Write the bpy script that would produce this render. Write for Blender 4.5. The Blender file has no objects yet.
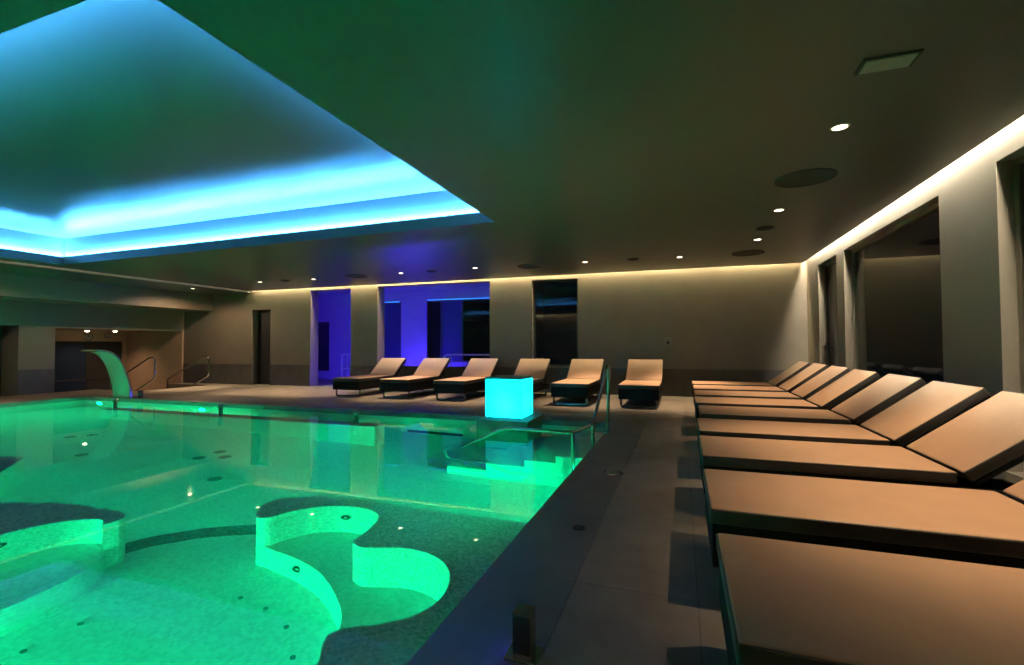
import bpy, bmesh, math, random
from mathutils import Matrix, Vector
random.seed(7)
C = bpy.context.scene.collection
PI = math.pi
R = math.radians

# ------------------------------------------------------------------ materials
def new_mat(name):
    m = bpy.data.materials.new(name); m.use_nodes = True
    nt = m.node_tree; nt.nodes.clear()
    out = nt.nodes.new('ShaderNodeOutputMaterial')
    return m, nt, out

def N(nt, t, **kw):
    n = nt.nodes.new(t)
    for k, v in kw.items():
        if k in n.inputs: n.inputs[k].default_value = v
        else: setattr(n, k, v)
    return n

def col(c): return (c[0], c[1], c[2], 1.0)

def principled(name, base, rough=0.5, metal=0.0, spec=0.5, noise=0.0, nscale=6.0, bump=0.0, bscale=80.0, coat=0.0, stretch=None):
    m, nt, out = new_mat(name)
    p = N(nt, 'ShaderNodeBsdfPrincipled')
    p.inputs['Base Color'].default_value = col(base)
    p.inputs['Roughness'].default_value = rough
    p.inputs['Metallic'].default_value = metal
    p.inputs['Specular IOR Level'].default_value = spec
    if coat: p.inputs['Coat Weight'].default_value = coat
    tc = N(nt, 'ShaderNodeTexCoord')
    src = tc.outputs['Object']
    if stretch:
        mp = N(nt, 'ShaderNodeMapping'); mp.inputs['Scale'].default_value = stretch
        nt.links.new(src, mp.inputs['Vector']); src = mp.outputs['Vector']
    if noise:
        n1 = N(nt, 'ShaderNodeTexNoise', Scale=nscale, Detail=6.0, Roughness=0.6)
        nt.links.new(src, n1.inputs['Vector'])
        cr = N(nt, 'ShaderNodeValToRGB')
        cr.color_ramp.elements[0].position = 0.3; cr.color_ramp.elements[1].position = 0.7
        cr.color_ramp.elements[0].color = col([c*(1-noise) for c in base])
        cr.color_ramp.elements[1].color = col([min(1, c*(1+noise)) for c in base])
        nt.links.new(n1.outputs['Fac'], cr.inputs['Fac'])
        nt.links.new(cr.outputs['Color'], p.inputs['Base Color'])
    if bump:
        n2 = N(nt, 'ShaderNodeTexNoise', Scale=bscale, Detail=3.0)
        nt.links.new(src, n2.inputs['Vector'])
        b = N(nt, 'ShaderNodeBump', Strength=bump, Distance=0.01)
        nt.links.new(n2.outputs['Fac'], b.inputs['Height'])
        nt.links.new(b.outputs['Normal'], p.inputs['Normal'])
    nt.links.new(p.outputs['BSDF'], out.inputs['Surface'])
    return m

def emission(name, c, s):
    m, nt, out = new_mat(name)
    e = N(nt, 'ShaderNodeEmission', Strength=s); e.inputs['Color'].default_value = col(c)
    nt.links.new(e.outputs['Emission'], out.inputs['Surface'])
    return m

def tile_mat(name, base, w, h, joint=0.004, rough=0.4, var=0.12, offset=0.5, rot=0.0, jointdark=0.45, shift=(0,0,0), noise=0.25, spec=0.5, frontal=False):
    """large stone tiles with narrow joints"""
    m, nt, out = new_mat(name)
    p = N(nt, 'ShaderNodeBsdfPrincipled'); p.inputs['Roughness'].default_value = rough
    p.inputs['Specular IOR Level'].default_value = spec
    tc = N(nt, 'ShaderNodeTexCoord'); mp = N(nt, 'ShaderNodeMapping')
    mp.inputs['Rotation'].default_value = (PI/2 if frontal else 0, 0, rot)
    mp.inputs['Location'].default_value = shift
    nt.links.new(tc.outputs['Object'], mp.inputs['Vector'])
    br = N(nt, 'ShaderNodeTexBrick', Scale=1.0)
    br.offset = offset; br.offset_frequency = 2
    br.inputs['Mortar Size'].default_value = joint
    br.inputs['Mortar Smooth'].default_value = 0.1
    br.inputs['Brick Width'].default_value = w
    br.inputs['Row Height'].default_value = h
    br.inputs['Color1'].default_value = col([c*(1-var) for c in base])
    br.inputs['Color2'].default_value = col([c*(1+var) for c in base])
    br.inputs['Mortar'].default_value = col([c*jointdark for c in base])
    nt.links.new(mp.outputs['Vector'], br.inputs['Vector'])
    n1 = N(nt, 'ShaderNodeTexNoise', Scale=2.2, Detail=9.0, Roughness=0.68)
    nt.links.new(tc.outputs['Object'], n1.inputs['Vector'])
    cr = N(nt, 'ShaderNodeValToRGB')
    cr.color_ramp.elements[0].position = 0.3; cr.color_ramp.elements[1].position = 0.7
    cr.color_ramp.elements[0].color = (1-noise, 1-noise, 1-noise, 1)
    cr.color_ramp.elements[1].color = (1+noise*0.4, 1+noise*0.4, 1+noise*0.4, 1)
    nt.links.new(n1.outputs['Fac'], cr.inputs['Fac'])
    mx = N(nt, 'ShaderNodeMix', data_type='RGBA', blend_type='MULTIPLY')
    mx.inputs[0].default_value = 1.0
    nt.links.new(br.outputs['Color'], mx.inputs[6]); nt.links.new(cr.outputs['Color'], mx.inputs[7])
    nt.links.new(mx.outputs[2], p.inputs['Base Color'])
    b = N(nt, 'ShaderNodeBump', Strength=0.12, Distance=0.004)
    nt.links.new(n1.outputs['Fac'], b.inputs['Height']); nt.links.new(b.outputs['Normal'], p.inputs['Normal'])
    nt.links.new(p.outputs['BSDF'], out.inputs['Surface'])
    return m

def mosaic_mat(name, lo, hi, size=0.025):
    """small glass mosaic, every tessera its own tone"""
    m, nt, out = new_mat(name)
    p = N(nt, 'ShaderNodeBsdfPrincipled'); p.inputs['Roughness'].default_value = 0.45
    tc = N(nt, 'ShaderNodeTexCoord')
    sc = N(nt, 'ShaderNodeVectorMath', operation='SCALE'); sc.inputs['Scale'].default_value = 1/size
    nt.links.new(tc.outputs['Object'], sc.inputs[0])
    ad = N(nt, 'ShaderNodeVectorMath', operation='ADD'); ad.inputs[1].default_value = (0.37, 0.41, 0.43)
    nt.links.new(sc.outputs[0], ad.inputs[0])
    fl = N(nt, 'ShaderNodeVectorMath', operation='FLOOR'); nt.links.new(ad.outputs[0], fl.inputs[0])
    wn = N(nt, 'ShaderNodeTexWhiteNoise', noise_dimensions='3D'); nt.links.new(fl.outputs[0], wn.inputs['Vector'])
    cr = N(nt, 'ShaderNodeValToRGB')
    cr.color_ramp.elements[0].color = col(lo); cr.color_ramp.elements[1].color = col(hi)
    e = cr.color_ramp.elements.new(0.45); e.color = col([(a+b)/2 for a, b in zip(lo, hi)])
    nt.links.new(wn.outputs['Value'], cr.inputs['Fac'])
    nt.links.new(cr.outputs['Color'], p.inputs['Base Color'])
    nt.links.new(p.outputs['BSDF'], out.inputs['Surface'])
    return m

def glass(name, c=(1,1,1), ior=1.45, rough=0.0, bump=0.0, bscale=3.0):
    m, nt, out = new_mat(name)
    g = N(nt, 'ShaderNodeBsdfGlass', IOR=ior, Roughness=rough); g.inputs['Color'].default_value = col(c)
    if bump:
        tc = N(nt, 'ShaderNodeTexCoord')
        n2 = N(nt, 'ShaderNodeTexNoise', Scale=bscale, Detail=2.0)
        nt.links.new(tc.outputs['Object'], n2.inputs['Vector'])
        b = N(nt, 'ShaderNodeBump', Strength=bump, Distance=0.02)
        nt.links.new(n2.outputs['Fac'], b.inputs['Height']); nt.links.new(b.outputs['Normal'], g.inputs['Normal'])
    nt.links.new(g.outputs['BSDF'], out.inputs['Surface'])
    return m

def translucent(name, c):
    m, nt, out = new_mat(name)
    t = N(nt, 'ShaderNodeBsdfTranslucent'); t.inputs['Color'].default_value = col(c)
    d = N(nt, 'ShaderNodeBsdfDiffuse'); d.inputs['Color'].default_value = col(c)
    gl = N(nt, 'ShaderNodeBsdfGlossy', Roughness=0.25); gl.inputs['Color'].default_value = (1,1,1,1)
    mx = N(nt, 'ShaderNodeMixShader', Fac=0.25)
    nt.links.new(t.outputs[0], mx.inputs[1]); nt.links.new(d.outputs[0], mx.inputs[2])
    m2 = N(nt, 'ShaderNodeMixShader', Fac=0.04)
    nt.links.new(mx.outputs[0], m2.inputs[1]); nt.links.new(gl.outputs[0], m2.inputs[2])
    nt.links.new(m2.outputs[0], out.inputs['Surface'])
    return m

M = {}
M['ceil'] = principled('ceiling_paint', (0.072, 0.069, 0.065), rough=0.36, noise=0.05, nscale=1.5, spec=0.3)
M['cove'] = principled('cove_paint', (0.085, 0.09, 0.09), rough=0.30, noise=0.03, nscale=1.5, spec=0.25)
M['wall'] = principled('wall_plaster', (0.155, 0.131, 0.100), rough=0.5, noise=0.07, nscale=2.5, bump=0.05, bscale=40)
M['wall_pass'] = principled('passage_plaster', (0.40, 0.27, 0.18), rough=0.6, noise=0.08, nscale=2.5)
M['wall_inner'] = principled('inner_room_plaster', (0.28, 0.27, 0.34), rough=0.6, noise=0.05, nscale=2)
M['stone'] = tile_mat('wainscot_stone', (0.075, 0.070, 0.064), 1.2, 0.7, joint=0.003, rough=0.45, var=0.06, frontal=True, noise=0.4)
M['stone_side'] = tile_mat('wainscot_stone_side', (0.075, 0.070, 0.064), 1.2, 0.7, joint=0.003, rough=0.45, var=0.06, rot=PI/2, noise=0.4)
M['floor'] = tile_mat('floor_tile', (0.215, 0.19, 0.16), 1.2, 0.6, joint=0.004, rough=0.42, var=0.05, rot=PI/2, jointdark=0.6, shift=(0.0, -0.06, 0), noise=0.35)
M['coping'] = tile_mat('coping_tile', (0.125, 0.122, 0.117), 1.2, 5.0, joint=0.004, rough=0.4, var=0.06, rot=PI/2, offset=0.0, jointdark=0.6, shift=(0, 2.0, 0), noise=0.35)  # darker than the floor: dimmer light at the pool edge put into the colour
M['coping_x'] = tile_mat('coping_tile_back', (0.125, 0.122, 0.117), 1.2, 50.0, joint=0.004, rough=0.4, var=0.06, offset=0.0, jointdark=0.6, shift=(0, 20.0, 0), noise=0.35)  # darkened for the dimmer light like the side coping
M['mosaic'] = mosaic_mat('pool_mosaic', (0.62, 0.66, 0.62), (0.78, 0.82, 0.78))
M['mosaic_top'] = mosaic_mat('bench_mosaic', (0.50, 0.58, 0.54), (0.95, 0.96, 0.92), 0.018)
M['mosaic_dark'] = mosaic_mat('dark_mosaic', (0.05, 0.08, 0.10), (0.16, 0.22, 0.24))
M['jet_grey'] = principled('jet_cover', (0.22, 0.26, 0.26), rough=0.4)
M['water'] = glass('pool_water', (0.97, 1.0, 0.99), 1.333, rough=0.02, bump=0.012, bscale=2.2)
_nt = M['water'].node_tree
_va = N(_nt, 'ShaderNodeVolumeAbsorption', Density=0.55); _va.inputs['Color'].default_value = (0.35, 1.0, 0.99, 1)
_nt.links.new(_va.outputs[0], [n for n in _nt.nodes if n.type == 'OUTPUT_MATERIAL'][0].inputs['Volume'])
M['pane'] = glass('window_glass', (0.92, 0.94, 0.94), 1.5)
M['navy'] = principled('navy_panel', (0.018, 0.025, 0.075), rough=0.5)
M['steel'] = principled('brushed_steel', (0.46, 0.46, 0.45), rough=0.16, metal=1.0, bump=0.02, bscale=200)
M['satin'] = principled('satin_steel', (0.50, 0.50, 0.48), rough=0.42, metal=1.0)
M['dark_steel'] = principled('dark_chrome', (0.22, 0.22, 0.22), rough=0.22, metal=1.0)
M['alu'] = principled('bronze_aluminium', (0.42, 0.38, 0.30), rough=0.35, metal=0.9)
M['alu_dark'] = principled('dark_window_frame', (0.035, 0.034, 0.032), rough=0.35)
M['cushion'] = principled('lounger_upholstery', (0.44, 0.285, 0.185), rough=0.50, noise=0.05, nscale=5, bump=0.06, bscale=350, spec=0.4)
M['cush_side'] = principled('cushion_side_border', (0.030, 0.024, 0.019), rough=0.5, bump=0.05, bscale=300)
M['rattan'] = principled('black_woven_frame', (0.007, 0.007, 0.007), rough=0.7, spec=0.08, bump=0.25, bscale=130)
M['plinth'] = principled('plinth_stone', (0.12, 0.115, 0.105), rough=0.45, noise=0.3, nscale=5)
M['cube'] = translucent('glow_cube_skin', (0.45, 0.90, 0.95))
M['cube_lid'] = principled('cube_lid', (0.06, 0.20, 0.22), rough=0.35)
M['black'] = principled('matt_black', (0.012, 0.012, 0.012), rough=0.6)
M['grille'] = principled('speaker_mesh', (0.035, 0.035, 0.033), rough=0.7, spec=0.2, bump=0.5, bscale=260)
M['white_trim'] = principled('lamp_trim', (0.55, 0.53, 0.49), rough=0.4)
M['diff'] = principled('grey_diffuser', (0.20, 0.25, 0.23), rough=0.35)
M['door_dark'] = principled('dark_door', (0.02, 0.02, 0.021), rough=0.4)
M['door_blue'] = principled('navy_glass_door', (0.012, 0.022, 0.045), rough=0.15)
M['door_grey'] = principled('grey_door', (0.16, 0.155, 0.165), rough=0.35, noise=0.06, nscale=3)
M['plastic'] = principled('grey_plastic', (0.17, 0.16, 0.14), rough=0.4)
M['sign'] = principled('pale_sign', (0.30, 0.26, 0.22), rough=0.5)
M['led_warm'] = emission('led_warm', (1.0, 0.80, 0.44), 300.0)
M['led_white'] = emission('led_white', (1.0, 0.88, 0.66), 310.0)
M['led_line'] = emission('led_line', (1.0, 0.84, 0.56), 17.0)
M['led_cyan'] = emission('led_cyan', (0.075, 0.40, 1.0), 1500.0)
M['led_violet'] = emission('led_violet', (0.055, 0.015, 1.0), 38.0)
M['led_violet_floor'] = emission('led_violet_floor', (0.065, 0.03, 1.0), 260.0)
M['led_blue'] = emission('led_blue', (0.03, 0.28, 1.0), 2.2)
M['lens'] = emission('downlight_lens', (1.0, 0.80, 0.55), 14.0)
M['pool_lens'] = emission('pool_lamp_lens', (0.0, 1.0, 0.36), 1750.0)
M['led_dot'] = emission('button_led', (0.05, 0.04, 1.0), 70.0)

# ------------------------------------------------------------------ mesh helpers
def box(bm, x0, x1, y0, y1, z0, z1, mat=None, bevel=0.0, seg=2, mi=0):
    r = bmesh.ops.create_cube(bm, size=1.0)
    vs = r['verts']
    for v in vs:
        v.co = Vector(((x0+x1)/2 + v.co.x*(x1-x0), (y0+y1)/2 + v.co.y*(y1-y0), (z0+z1)/2 + v.co.z*(z1-z0)))
    fs = list({f for v in vs for f in v.link_faces})
    for f in fs: f.material_index = mi
    if bevel:
        es = list({e for v in vs for e in v.link_edges})
        rb = bmesh.ops.bevel(bm, geom=es, offset=bevel, segments=seg, profile=0.5, affect='EDGES')
        allv = set(rb['verts']) | {v for v in vs if v.is_valid}
        vs = list({v for f in rb['faces'] for v in f.verts} | {v for v in vs if v.is_valid})
    if mat is not None:
        bmesh.ops.transform(bm, matrix=mat, verts=[v for v in vs if v.is_valid])
    return vs

def prism(bm, poly, z0, z1):
    bot = [bm.verts.new((x, y, z0)) for x, y in poly]
    top = [bm.verts.new((x, y, z1)) for x, y in poly]
    n = len(poly)
    bm.faces.new(top); bm.faces.new(bot[::-1])
    for i in range(n):
        j = (i+1) % n
        bm.faces.new((bot[i], bot[j], top[j], top[i]))

def cyl(bm, c, r, z0, z1, seg=32, r2=None):
    r2 = r if r2 is None else r2
    prev = [[], []]
    for i in range(seg):
        a = 2*PI*i/seg
        prev[0].append(bm.verts.new((c[0]+r*math.cos(a), c[1]+r*math.sin(a), z0)))
        prev[1].append(bm.verts.new((c[0]+r2*math.cos(a), c[1]+r2*math.sin(a), z1)))
    bm.faces.new(prev[1]); bm.faces.new(prev[0][::-1])
    for i in range(seg):
        j = (i+1) % seg
        bm.faces.new((prev[0][i], prev[0][j], prev[1][j], prev[1][i]))

def lathe(bm, prof, seg=32, mat=None):
    """prof: list of (r, z), revolved about z, ends closed when r is 0"""
    rings = []; new = []
    for r, z in prof:
        if r < 1e-6:
            v = bm.verts.new((0, 0, z)); rings.append([v]); new.append(v)
        else:
            ring = [bm.verts.new((r*math.cos(2*PI*i/seg), r*math.sin(2*PI*i/seg), z)) for i in range(seg)]
            rings.append(ring); new += ring
    for a, b in zip(rings, rings[1:]):
        for i in range(seg):
            j = (i+1) % seg
            if len(a) == 1 and len(b) == 1: continue
            if len(a) == 1: bm.faces.new((a[0], b[i], b[j]))
            elif len(b) == 1: bm.faces.new((a[i], b[0], a[j]))
            else: bm.faces.new((a[i], b[i], b[j], a[j]))
    if mat is not None: bmesh.ops.transform(bm, matrix=mat, verts=new)

def rounded(path, rad, n=6):
    """round the inner corners of a polyline"""
    P = [Vector(p) for p in path]; out = [P[0]]
    for a, b, c in zip(P, P[1:], P[2:]):
        d1 = (a-b); d2 = (c-b)
        r = min(rad, d1.length*0.49, d2.length*0.49)
        s = b + d1.normalized()*r; e = b + d2.normalized()*r
        for k in range(n+1):
            t = k/n
            out.append(s*(1-t)**2 + b*2*t*(1-t) + e*t*t)
    out.append(P[-1]); return out

def tube(bm, path, r, seg=12, flat=None):
    P = [Vector(p) for p in path]
    q = [P[0]]
    for p in P[1:]:
        if (p-q[-1]).length > 1e-5: q.append(p)
    P = q
    rings = []; up = None
    for i, p in enumerate(P):
        t = ((P[min(i+1, len(P)-1)]-P[max(i-1, 0)])).normalized()
        if up is None:
            up = Vector((0, 0, 1)) if abs(t.z) < 0.9 else Vector((0, 1, 0))
        side = t.cross(up).normalized(); up = side.cross(t).normalized()
        rx, ry = (r, r) if flat is None else flat
        rings.append([bm.verts.new(p + side*rx*math.cos(2*PI*k/seg) + up*ry*math.sin(2*PI*k/seg)) for k in range(seg)])
    for a, b in zip(rings, rings[1:]):
        for k in range(seg):
            j = (k+1) % seg
            bm.faces.new((a[k], a[j], b[j], b[k]))
    bm.faces.new(rings[0][::-1]); bm.faces.new(rings[-1])

def obj(name, bm, mats, parent=None, smooth=False, mat=None):
    bmesh.ops.recalc_face_normals(bm, faces=bm.faces)
    if mat is not None: bmesh.ops.transform(bm, matrix=mat, verts=bm.verts)
    me = bpy.data.meshes.new(name); bm.to_mesh(me); bm.free()
    for m in (mats if isinstance(mats, (list, tuple)) else [mats]): me.materials.append(m)
    if smooth:
        for p in me.polygons: p.use_smooth = True
        try: me.set_sharp_from_angle(angle=R(40))
        except Exception: pass
    o = bpy.data.objects.new(name, me); C.objects.link(o)
    if parent is not None: o.parent = parent
    return o

def BM(): return bmesh.new()

def tag(o, label, cat, group=None):
    o['label'] = label; o['category'] = cat
    if group: o['group'] = group
    return o

def thing(name, label, cat, loc=(0, 0, 0), rotz=0.0, group=None):
    o = bpy.data.objects.new(name, None); C.objects.link(o)
    o.location = loc; o.rotation_euler = (0, 0, rotz); o.empty_display_size = 0.1
    return tag(o, label, cat, group)

def struct(name, bm, mats, parent=None, smooth=False, mat=None):
    o = obj(name, bm, mats, parent, smooth, mat)
    if parent is None: o['kind'] = 'structure'
    return o

def dup(root, loc, rotz, label, group=None):
    r = root.copy(); C.objects.link(r); r.location = loc; r.rotation_euler = (0, 0, rotz)
    r['label'] = label
    if group: r['group'] = group
    for ch in list(root.children):
        c = ch.copy(); C.objects.link(c); c.parent = r
        for g in list(ch.children):
            d = g.copy(); C.objects.link(d); d.parent = c
    return r

# ------------------------------------------------------------------ room numbers (metres)
CZ, LIPZ, COVEZ = 2.94, 3.09, 3.51          # lower ceiling, top of its slab, raised ceiling
PX0, PX1, PY0, PY1 = -13.65, -0.99, -0.60, 7.40   # pool
ZW = -0.08                                   # water level
ZF, ZN = -1.50, -1.20                        # deep floor, raised floor at the near end
XR = 2.57                                    # window wall
XL = -15.70                                  # left wall
XB = -14.42                                  # bulkhead face
YN = -3.10                                   # wall behind the camera
SK = math.atan(0.0245)                       # the back wall is not quite square to the pool
BACK = Matrix.Translation((2.5, 11.70, 0)) @ Matrix.Rotation(SK, 4, 'Z')
def by(x, v=0.0): return 11.70 + (x-2.5)*0.0245 + v
def U(x): return x-2.5

# ------------------------------------------------------------------ deck and pool shell
bm = BM()
box(bm, PX1+0.47, XR+0.1, YN, 12.4, -0.10, 0.0)                 # window side
box(bm, XL+1.8, PX1+0.47, PY1+0.42, 12.2, -0.10, 0.0)           # back
box(bm, XL, XL+1.8, 10.75, 12.2, -0.10, 0.0)
box(bm, XL, XL+1.8, 7.0, 8.75, -0.10, 0.0)
box(bm, XL, PX0-0.42, YN, 7.0, -0.10, 0.0)
box(bm, XL+1.8, PX0-0.42, 7.0, PY1+0.42, -0.10, 0.0)
box(bm, PX0-0.42, PX1+0.47, YN, PY0-0.42, -0.10, 0.0)
struct('floor', bm, M['floor'])
bm = BM(); box(bm, PX1, PX1+0.467, PY0-0.42, PY1+0.42, -0.10, 0.0)
box(bm, PX0-0.42, PX0, PY0-0.42, PY1+0.42, -0.10, 0.0)
struct('coping_side', bm, M['coping'])
bm = BM(); box(bm, PX0, PX1, PY1, PY1+0.417, -0.10, 0.0); box(bm, PX0, PX1, PY0-0.417, PY0, -0.10, 0.0)
struct('coping_back', bm, M['coping_x'])
bm = BM()
box(bm, PX1, PX1+0.25, PY0-0.25, PY1+0.25, -1.75, -0.10)
box(bm, PX0-0.25, PX0, PY0-0.25, PY1+0.25, -1.75, -0.10)
box(bm, PX0, PX1, PY1, PY1+0.25, -1.75, -0.10)
box(bm, PX0, PX1, PY0-0.25, PY0, -1.75, -0.10)
box(bm, PX0-0.25, PX1+0.25, PY0-0.25, PY1+0.25, -1.75, ZF)
basin = struct('pool_basin', bm, M['mosaic'])
# raised near floor, its far edge an arc between the two bench tips
bm = BM()
arc = [(-4.46, 2.56), (-4.33, 2.86), (-4.10, 3.13), (-3.90, 3.28), (-3.70, 3.40), (-3.45, 3.44), (-2.9, 3.44), (-0.9, 3.44)]
prism(bm, [(-0.9, PY0-0.1), (-6.0, PY0-0.1), (-6.0, 2.3), (-5.2, 2.40)][::-1] and [(-6.0, PY0-0.1), (-0.9, PY0-0.1)] + arc[::-1] + [(-5.2, 2.40), (-6.0, 2.30)], ZF-0.1, ZN)
fstep = struct('pool_floor_step', bm, M['mosaic'])
bm = BM()   # dark mosaic band along the arc
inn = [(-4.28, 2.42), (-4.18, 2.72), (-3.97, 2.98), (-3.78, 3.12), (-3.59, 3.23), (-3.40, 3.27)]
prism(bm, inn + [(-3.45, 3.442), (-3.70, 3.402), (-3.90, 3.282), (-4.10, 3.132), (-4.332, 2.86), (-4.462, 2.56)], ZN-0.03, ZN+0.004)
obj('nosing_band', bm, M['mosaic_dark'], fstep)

# S-shaped whirlpool bench on the window side: ledge just under water, two seat bays, riser to the floor
def smooth_line(pts, n=5, closed=False):
    P = [Vector((p[0], p[1], 0)) for p in pts]; out = []
    m = len(P)
    for i in range(m-1):
        p0 = P[max(i-1, 0)]; p1 = P[i]; p2 = P[i+1]; p3 = P[min(i+2, m-1)]
        for k in range(n):
            t = k/n
            q = 0.5*((2*p1) + (p2-p0)*t + (2*p0-5*p1+4*p2-p3)*t*t + (3*p1-p0-3*p2+p3)*t**3)
            out.append((q.x, q.y))
    out.append((P[-1].x, P[-1].y)); return out

outer = smooth_line([(-2.30, 3.47), (-2.60, 3.48), (-2.88, 3.46), (-3.14, 3.40), (-3.33, 3.28), (-3.36, 3.14), (-3.27, 2.97), (-3.17, 2.87)], 4)
bay_1 = smooth_line([(-3.15, 2.86), (-3.06, 2.90), (-3.01, 3.04), (-2.90, 3.19), (-2.74, 3.29), (-2.56, 3.32), (-2.38, 3.29), (-2.25, 3.18), (-2.19, 2.98), (-2.17, 2.82)], 4)
bay_2 = smooth_line([(-2.15, 2.74), (-2.05, 2.70), (-1.92, 2.74), (-1.75, 2.79), (-1.57, 2.77), (-1.42, 2.69), (-1.31, 2.56), (-1.26, 2.42), (-1.25, 2.30), (-1.28, 2.18), (-1.35, 2.08), (-1.45, 2.00), (-1.55, 1.945), (-1.60, 1.88), (-1.58, 1.80), (-1.52, 1.72)], 4)
ledge = [(-0.9, 3.47)] + outer + bay_1[1:] + bay_2 + [(-1.46, 1.5), (-1.44, 1.0), (-1.6, 0.5), (-1.6, PY0-0.1), (-0.9, PY0-0.1)]
bench = thing_bench = None
bm = BM(); prism(bm, ledge, ZF-0.05, -0.28)
bench = struct('pool_bench', bm, M['mosaic_top'])
bm = BM()
riser = smooth_line([(-3.20, 2.90), (-3.02, 2.86), (-2.72, 2.82), (-2.47, 2.75), (-2.26, 2.64), (-2.09, 2.52), (-1.96, 2.40), (-1.86, 2.24), (-1.72, 2.06), (-1.52, 1.90)], 5)
prism(bm, riser + [(-1.2, 2.0), (-1.2, 3.40), (-3.2, 3.40)], ZF-0.05, -0.85)
obj('seat_step', bm, M['mosaic'], bench)
# the matching bench on the left
outerL = smooth_line([(-4.13, 2.36), (-4.11, 2.46), (-4.18, 2.55), (-4.32, 2.58), (-4.62, 2.58), (-4.95, 2.55), (-5.5, 2.38), (-6.0, 2.0), (-6.2, 1.4)], 4)
innerL = smooth_line([(-4.55, 1.55), (-4.58, 1.80), (-4.59, 2.02), (-4.55, 2.18), (-4.47, 2.30), (-4.36, 2.39), (-4.24, 2.42), (-4.13, 2.36)], 4)
bm = BM(); prism(bm, outerL + [(-6.2, PY0-0.1), (-4.5, PY0-0.1), (-4.5, 1.2)] + innerL[:-1], ZF-0.05, -0.28)
benchL = struct('pool_bench', bm, M['mosaic_top'])
bm = BM()
prism(bm, smooth_line([(-4.16, 2.40), (-4.03, 2.31), (-3.92, 2.14), (-3.86, 1.92), (-3.84, 1.64), (-3.90, 1.3), (-4.10, 0.9)], 5) + [(-4.9, 0.9), (-4.9, 2.4)], ZF-0.05, -0.85)
obj('seat_step', bm, M['mosaic'], benchL)
# tip of a further bench at the left edge
bm = BM()
prism(bm, smooth_line([(-6.55, 2.72), (-6.80, 2.93), (-7.05, 3.13), (-7.26, 3.30), (-7.33, 3.36), (-7.42, 3.40), (-7.60, 3.38), (-7.9, 3.25), (-8.4, 2.9)], 4) + [(-8.4, 1.8), (-6.9, 1.8), (-6.6, 2.3)], ZF-0.05, -0.27)
struct('pool_bench', bm, M['mosaic_top'])
# jets in the benches
def jet(parent, p, n, r=0.042):
    z = Vector(n).normalized()
    mt = Matrix.Translation(p) @ z.to_track_quat('Z', 'Y').to_matrix().to_4x4()
    bm = BM(); lathe(bm, [(0.0, 0.002), (r*0.40, 0.002), (r*0.45, 0.012), (r*0.62, 0.012), (r*0.66, 0.004), (r*0.85, 0.004), (r, 0.010), (r*1.05, -0.01)], 24, mt)
    for f in bm.faces: f.material_index = 0
    o = obj('jet_nozzle', bm, M['dark_steel'], parent, True)
    bm = BM(); lathe(bm, [(0.0, 0.010), (r*0.36, 0.008), (r*0.36, 0.0)], 16, mt)
    obj('nozzle_eye', bm, M['white_trim'], o, True)
jet(bench, (-2.70, 2.815, -1.00), (0.10, -1, 0))
jet(bench, (-2.66, 3.300, -0.53), (0.15, -1, 0))
jet(bench, (-1.32, 2.555, -0.52), (-0.85, -0.5, 0))
jet(benchL, (-3.86, 1.72, -1.00), (1, 0.0, 0))
jet(benchL, (-4.59, 1.98, -0.52), (1, 0.1, 0))
# channel wall in front of the far edge, its crest just under the surface
bm = BM(); box(bm, -11.3, -4.60, 6.38, 6.68, ZF-0.05, -0.11, bevel=0.02)
channel = struct('channel_wall', bm, M['mosaic'])
# entry steps in the far right corner, going down towards the left
bm = BM()
box(bm, -1.45, -0.95, 5.62, 7.45, ZF-0.05, -0.36)
box(bm, -1.85, -1.45, 5.62, 7.45, ZF-0.05, -0.66)
box(bm, -2.36, -1.85, 5.62, 7.45, ZF-0.05, -0.94)
box(bm, -2.92, -2.36, 5.62, 7.45, ZF-0.05, -1.22)
struct('pool_steps', bm, M['mosaic'])
# suction grille in the far pool wall
bm = BM()
box(bm, -4.62, -3.54, 7.375, 7.40, -1.42, -1.25)
for k in range(24):
    box(bm, -4.60+k*0.0445, -4.575+k*0.0445, 7.365, 7.38, -1.41, -1.26)
obj('suction_grille', bm, M['black'], basin)
# water: one body of water filling the shell
bm = BM(); box(bm, PX0-0.02, PX1+0.02, PY0-0.02, PY1+0.02, ZF-0.02, ZW)
struct('pool_water', bm, M['water'])

# floor jets (flush, dark) in the pool floor
def floor_jet(x, y, z, r, par):
    bm = BM(); lathe(bm, [(0, 0.010), (r*0.3, 0.012), (r*0.35, 0.004), (r*0.8, 0.004), (r, 0.010), (r, -0.01)], 20, Matrix.Translation((x, y, z)))
    obj('floor_jet', bm, M['jet_grey'], par, True)
for x, y in [(-8.10, 4.35), (-9.62, 5.0), (-9.48, 5.24), (-5.45, 4.32), (-6.47, 4.88), (-6.19, 5.06), (-6.5, 5.23)]:
    floor_jet(x, y, ZF, 0.085, basin)
for x, y in [(-2.92, 2.52), (-3.57, 1.93), (-3.58, 1.66), (-2.67, 2.50), (-2.41, 2.42), (-2.18, 2.24)]:
    floor_jet(x, y, ZN, 0.017, basin)

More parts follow.
